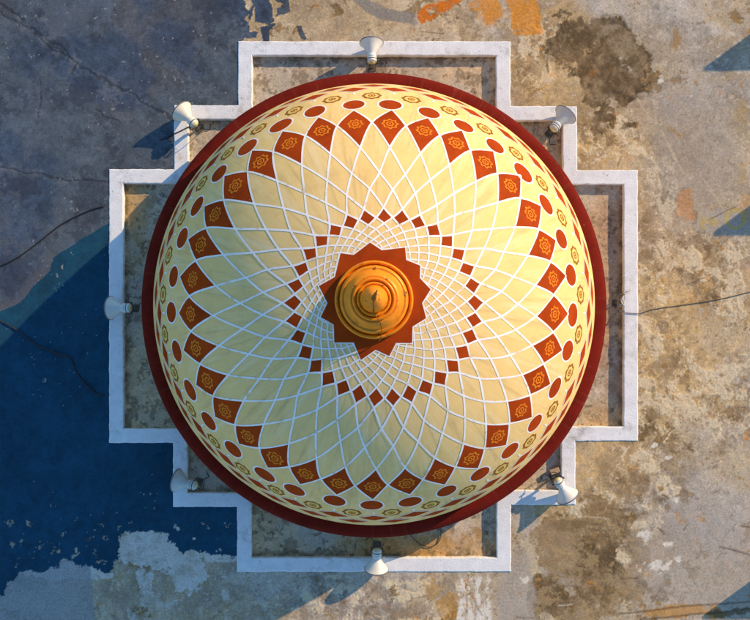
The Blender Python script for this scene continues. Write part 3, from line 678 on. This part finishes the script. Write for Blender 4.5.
# ------------------------------------------------------------------ horn loudspeakers
def make_horn():
    r = empty('horn_speaker', (0, 0, 0))                 # +X is where the bell points; the origin is on the ledge below the bracket
    H = 0.40
    bell = [(0.050, 0.10), (0.058, 0.115), (0.080, 0.155), (0.108, 0.20), (0.136, 0.245), (0.162, 0.28), (0.180, 0.30), (0.187, 0.309), (0.192, 0.312), (0.196, 0.318), (0.196, 0.330), (0.190, 0.334), (0.178, 0.325), (0.155, 0.290), (0.118, 0.235), (0.082, 0.185), (0.055, 0.15), (0.03, 0.13), (0.0, 0.13)]
    tilt = Matrix.Rotation(R(16), 4, 'Y')
    def turned(name, prof, m, n):
        bm = lathe_bm(prof, n, 'X'); bmesh.ops.transform(bm, matrix=tilt, verts=bm.verts)
        bmesh.ops.translate(bm, vec=(0, 0, H), verts=bm.verts)
        return bm_obj(name, bm, m, r, True)
    bo = turned('bell', bell, M_HORN, 40)
    turned('lip', [(0.1955, 0.314), (0.200, 0.317), (0.201, 0.328), (0.197, 0.336), (0.191, 0.336)], M_LIP, 40).parent = bo
    turned('rear_cap', [(0.0, -0.062), (0.030, -0.062), (0.044, -0.054), (0.050, -0.04)], M_CAP, 28)
    turned('driver', [(0.050, -0.04), (0.066, -0.036), (0.078, -0.024), (0.080, -0.005), (0.080, 0.028), (0.074, 0.034), (0.068, 0.036), (0.068, 0.044), (0.078, 0.048), (0.078, 0.080), (0.068, 0.098), (0.050, 0.10)], M_HORN, 28)
    turned('band', [(0.0805, -0.002), (0.083, 0.0), (0.083, 0.014), (0.0805, 0.016)], M_METAL, 28)
    bm = bmesh.new()
    for s in (-1, 1):
        box_bm(bm, (-0.02, s * 0.098, H - 0.06), (0.035, 0.006, 0.17))
        tube_bm(bm, [(-0.005, s * 0.084, H + 0.005), (-0.005, s * 0.118, H + 0.005)], 0.016, 8)
    box_bm(bm, (-0.02, 0, H - 0.145), (0.035, 0.19, 0.006))
    box_bm(bm, (-0.105, 0, H - 0.03), (0.02, 0.10, 0.012), None)
    bm_obj('bracket', bm, M_METAL, r)
    bm = bmesh.new()
    tube_bm(bm, [(-0.02, 0, 0.0), (-0.02, 0, H - 0.14)], 0.022, 10)
    box_bm(bm, (-0.02, 0, 0.006), (0.13, 0.13, 0.012))
    bm_obj('post', bm, M_METAL, r)
    bm = bmesh.new()
    tube_bm(bm, crom([(-0.055, 0.02, H), (-0.12, 0.05, H - 0.02), (-0.15, 0.02, H - 0.12), (-0.11, -0.07, 0.05), (-0.16, -0.12, 0.012), (-0.10, -0.20, 0.01)], 6), 0.006, 6)
    bm_obj('cable', bm, M_CABLE, r, True)
    return r

def copy_tree(o, parent=None):
    c = o.copy(); COL.objects.link(c); c.parent = parent
    for ch in list(o.children): copy_tree(ch, c)
    return c

HORNS = [  # pixel of the driver, pixel of the mouth's middle, label
    ((372, 61), (371.5, 42), 'white horn loudspeaker on the straight kerb, its bell facing the grey smear and orange mark'),
    ((193.5, 123), (181, 110.5), 'sunlit white horn loudspeaker at the stepped kerb corner by the cracked slate coating'),
    ((552.5, 130), (566, 114), 'greyish horn loudspeaker with yellowed rear cap at the kerb corner beside the large brown stain'),
    ((127.5, 308), (110, 308), 'white horn loudspeaker in shade on the straight kerb beside the dark blue coating'),
    ((194, 484.5), (176, 480.5), 'dim horn loudspeaker in full shade at the stepped kerb corner over deep blue coating'),
    ((557, 480), (568, 497), 'sunlit horn loudspeaker with a dark lip, next to the small brown block'),
    ((377, 551), (376.5, 570), 'half shaded horn loudspeaker on the kerb wall above the peeling concrete'),
]
proto = make_horn()
for i, (d_, m_, lab) in enumerate(HORNS):
    o = proto if i == 0 else copy_tree(proto)
    zz = Z_LEDGE + 0.31
    a = Vector(at(*d_, zz)); b = Vector(at(*m_, zz))
    dirv = (b - a); ang = math.atan2(dirv.y, dirv.x)
    mouth = b; org = mouth - Vector((math.cos(ang), math.sin(ang), 0)) * 0.295
    o.location = (org.x, org.y, Z_LEDGE + 0.004); o.rotation_euler = (0, 0, ang); o.scale = (0.93, 0.93, 0.93)
    if i in (1, 2, 4):
        for ch in o.children:
            if ch.name.split('.')[0] in ('bell', 'driver'):
                ch.data = ch.data.copy(); ch.data.materials[0] = M_HORN_WARM if i == 1 else M_HORN_GREY
    tag(o, lab, 'loudspeaker', 'horn loudspeakers around the dome')

# the bracket that has lost its horn
br = tag(empty('speaker_bracket', at(618, 303, Z_LEDGE + 0.004)), 'bare U-shaped metal bracket without a horn, between dome and sunlit kerb', 'bracket')
bm = bmesh.new()
for s in (-1, 1): box_bm(bm, (0.0, s * 0.13, 0.20), (0.11, 0.016, 0.035))
box_bm(bm, (-0.05, 0, 0.20), (0.022, 0.275, 0.035))
bm_obj('clamp', bm, M_METAL, br)
bm = bmesh.new(); tube_bm(bm, [(-0.045, 0, 0), (-0.045, 0, 0.19)], 0.02, 10); box_bm(bm, (-0.045, 0, 0.006), (0.1, 0.1, 0.012)); bm_obj('post', bm, M_METAL, br)
bm = bmesh.new(); tube_bm(bm, crom([(-0.01, -0.05, 0.16), (0.02, 0.0, 0.2), (0.0, 0.05, 0.17), (0.03, 0.09, 0.21), (0.0, 0.02, 0.22), (0.05, -0.04, 0.2), (0.03, 0.11, 0.2), (0.12, 0.16, 0.17), (0.17, 0.22, 0.14)], 6), 0.011, 6); bm_obj('wire_bundle', bm, M_WIRE, br, True)
# small block
bk = bmesh.new(); box_bm(bk, (0, 0, 0.05), (0.15, 0.08, 0.10), None, 0.006)
o = bm_obj('small_block', bk, M_BRICK); o.location = at(554, 470.5, Z_LEDGE + 0.005); o.rotation_euler = (0, 0, R(22))
tag(o, 'small brown block lying in the ledge corner beside the sunlit horn', 'block')

# ------------------------------------------------------------------ cables
def cable(name, pts, rad, label, m=M_CABLE, over=None):
    P = []
    for p in pts:
        z = p[2] if len(p) > 2 else Z_ROOF + rad + 0.004
        P.append(at(p[0], p[1], z))
    bm = bmesh.new(); tube_bm(bm, crom(P, 8), rad, 7)
    tag(bm_obj(name, bm, m, None, True), label, 'cable')
ZT = Z_WALL + 0.012
cable('cable', [(104, 206), (88, 211), (62, 224), (40, 241), (20, 256), (0, 266), (-30, 276), (-80, 300)], 0.012, 'thin dark cable sagging across the lit slate coating to the kerb')
cable('cable', [(104, 396), (97, 394), (86, 385), (76, 371), (70, 358), (58, 354), (35, 344), (18, 331), (0, 321), (-40, 305), (-90, 290)], 0.012, 'thin dark cable winding over the shaded deep blue coating')
cable('cable', [(606, 326, Z_LEDGE + .02), (612, 316, Z_LEDGE + .1), (620, 312, Z_WALL + .02), (628, 313, ZT), (639, 313.5, ZT), (644, 312, Z_ROOF + .03), (655, 309), (690, 304), (720, 299), (750, 292), (800, 280), (860, 274)], 0.006, 'thin brown cable crossing the sunlit kerb onto tan concrete', M_METAL)
cable('cable', [(409, 528, Z_LEDGE + .02), (411, 536, Z_LEDGE + .02), (420, 544, Z_LEDGE + .02), (430, 547, Z_LEDGE + .02), (438, 543, Z_LEDGE + .02), (441, 534, Z_LEDGE + .02), (439, 524, Z_LEDGE + .02)], 0.008, 'looped dark cable on the orange stained ledge under the maroon rim', M_METAL)
cable('cable', [(197, 122, Z_LEDGE + .14), (188, 127, ZT), (178, 132, ZT), (173, 134, ZT), (170, 136, Z_ROOF + .01), (160, 140)], 0.008, 'short dark cable across the blue-shadowed kerb behind a horn')

# ------------------------------------------------------------------ thin screen walls just past the right edge of the photograph
HS = 1.0; cot = HS / math.tan(R(SUN_E))
V = Vector((math.cos(R(SUN_A)), math.sin(R(SUN_A)), 0)) * cot
for (ax, ay, ln, lab) in ((700, 72, 2.4, 'upper'), (709, 237, 2.0, 'middle'), (698, 621, 2.4, 'lower')):
    a = Vector(at(ax, ay, Z_ROOF)) + V
    r = tag(empty('screen_wall', (a.x, a.y, Z_ROOF)), 'thin grey rendered wall right of the frame casting the %s triangular shadow on the roof' % lab, 'wall', 'thin walls along the right of the roof')
    bm = bmesh.new(); box_bm(bm, (ln / 2, 0, HS / 2 - 0.03), (ln, 0.06, HS), None, 0.004); bm_obj('panel', bm, M_CONC, r)
    bm = bmesh.new(); box_bm(bm, (ln - 0.04, 0.06, HS / 2 - 0.03), (0.08, 0.055, HS - 0.06), None, 0.004); bm_obj('buttress', bm, M_CONC, r)
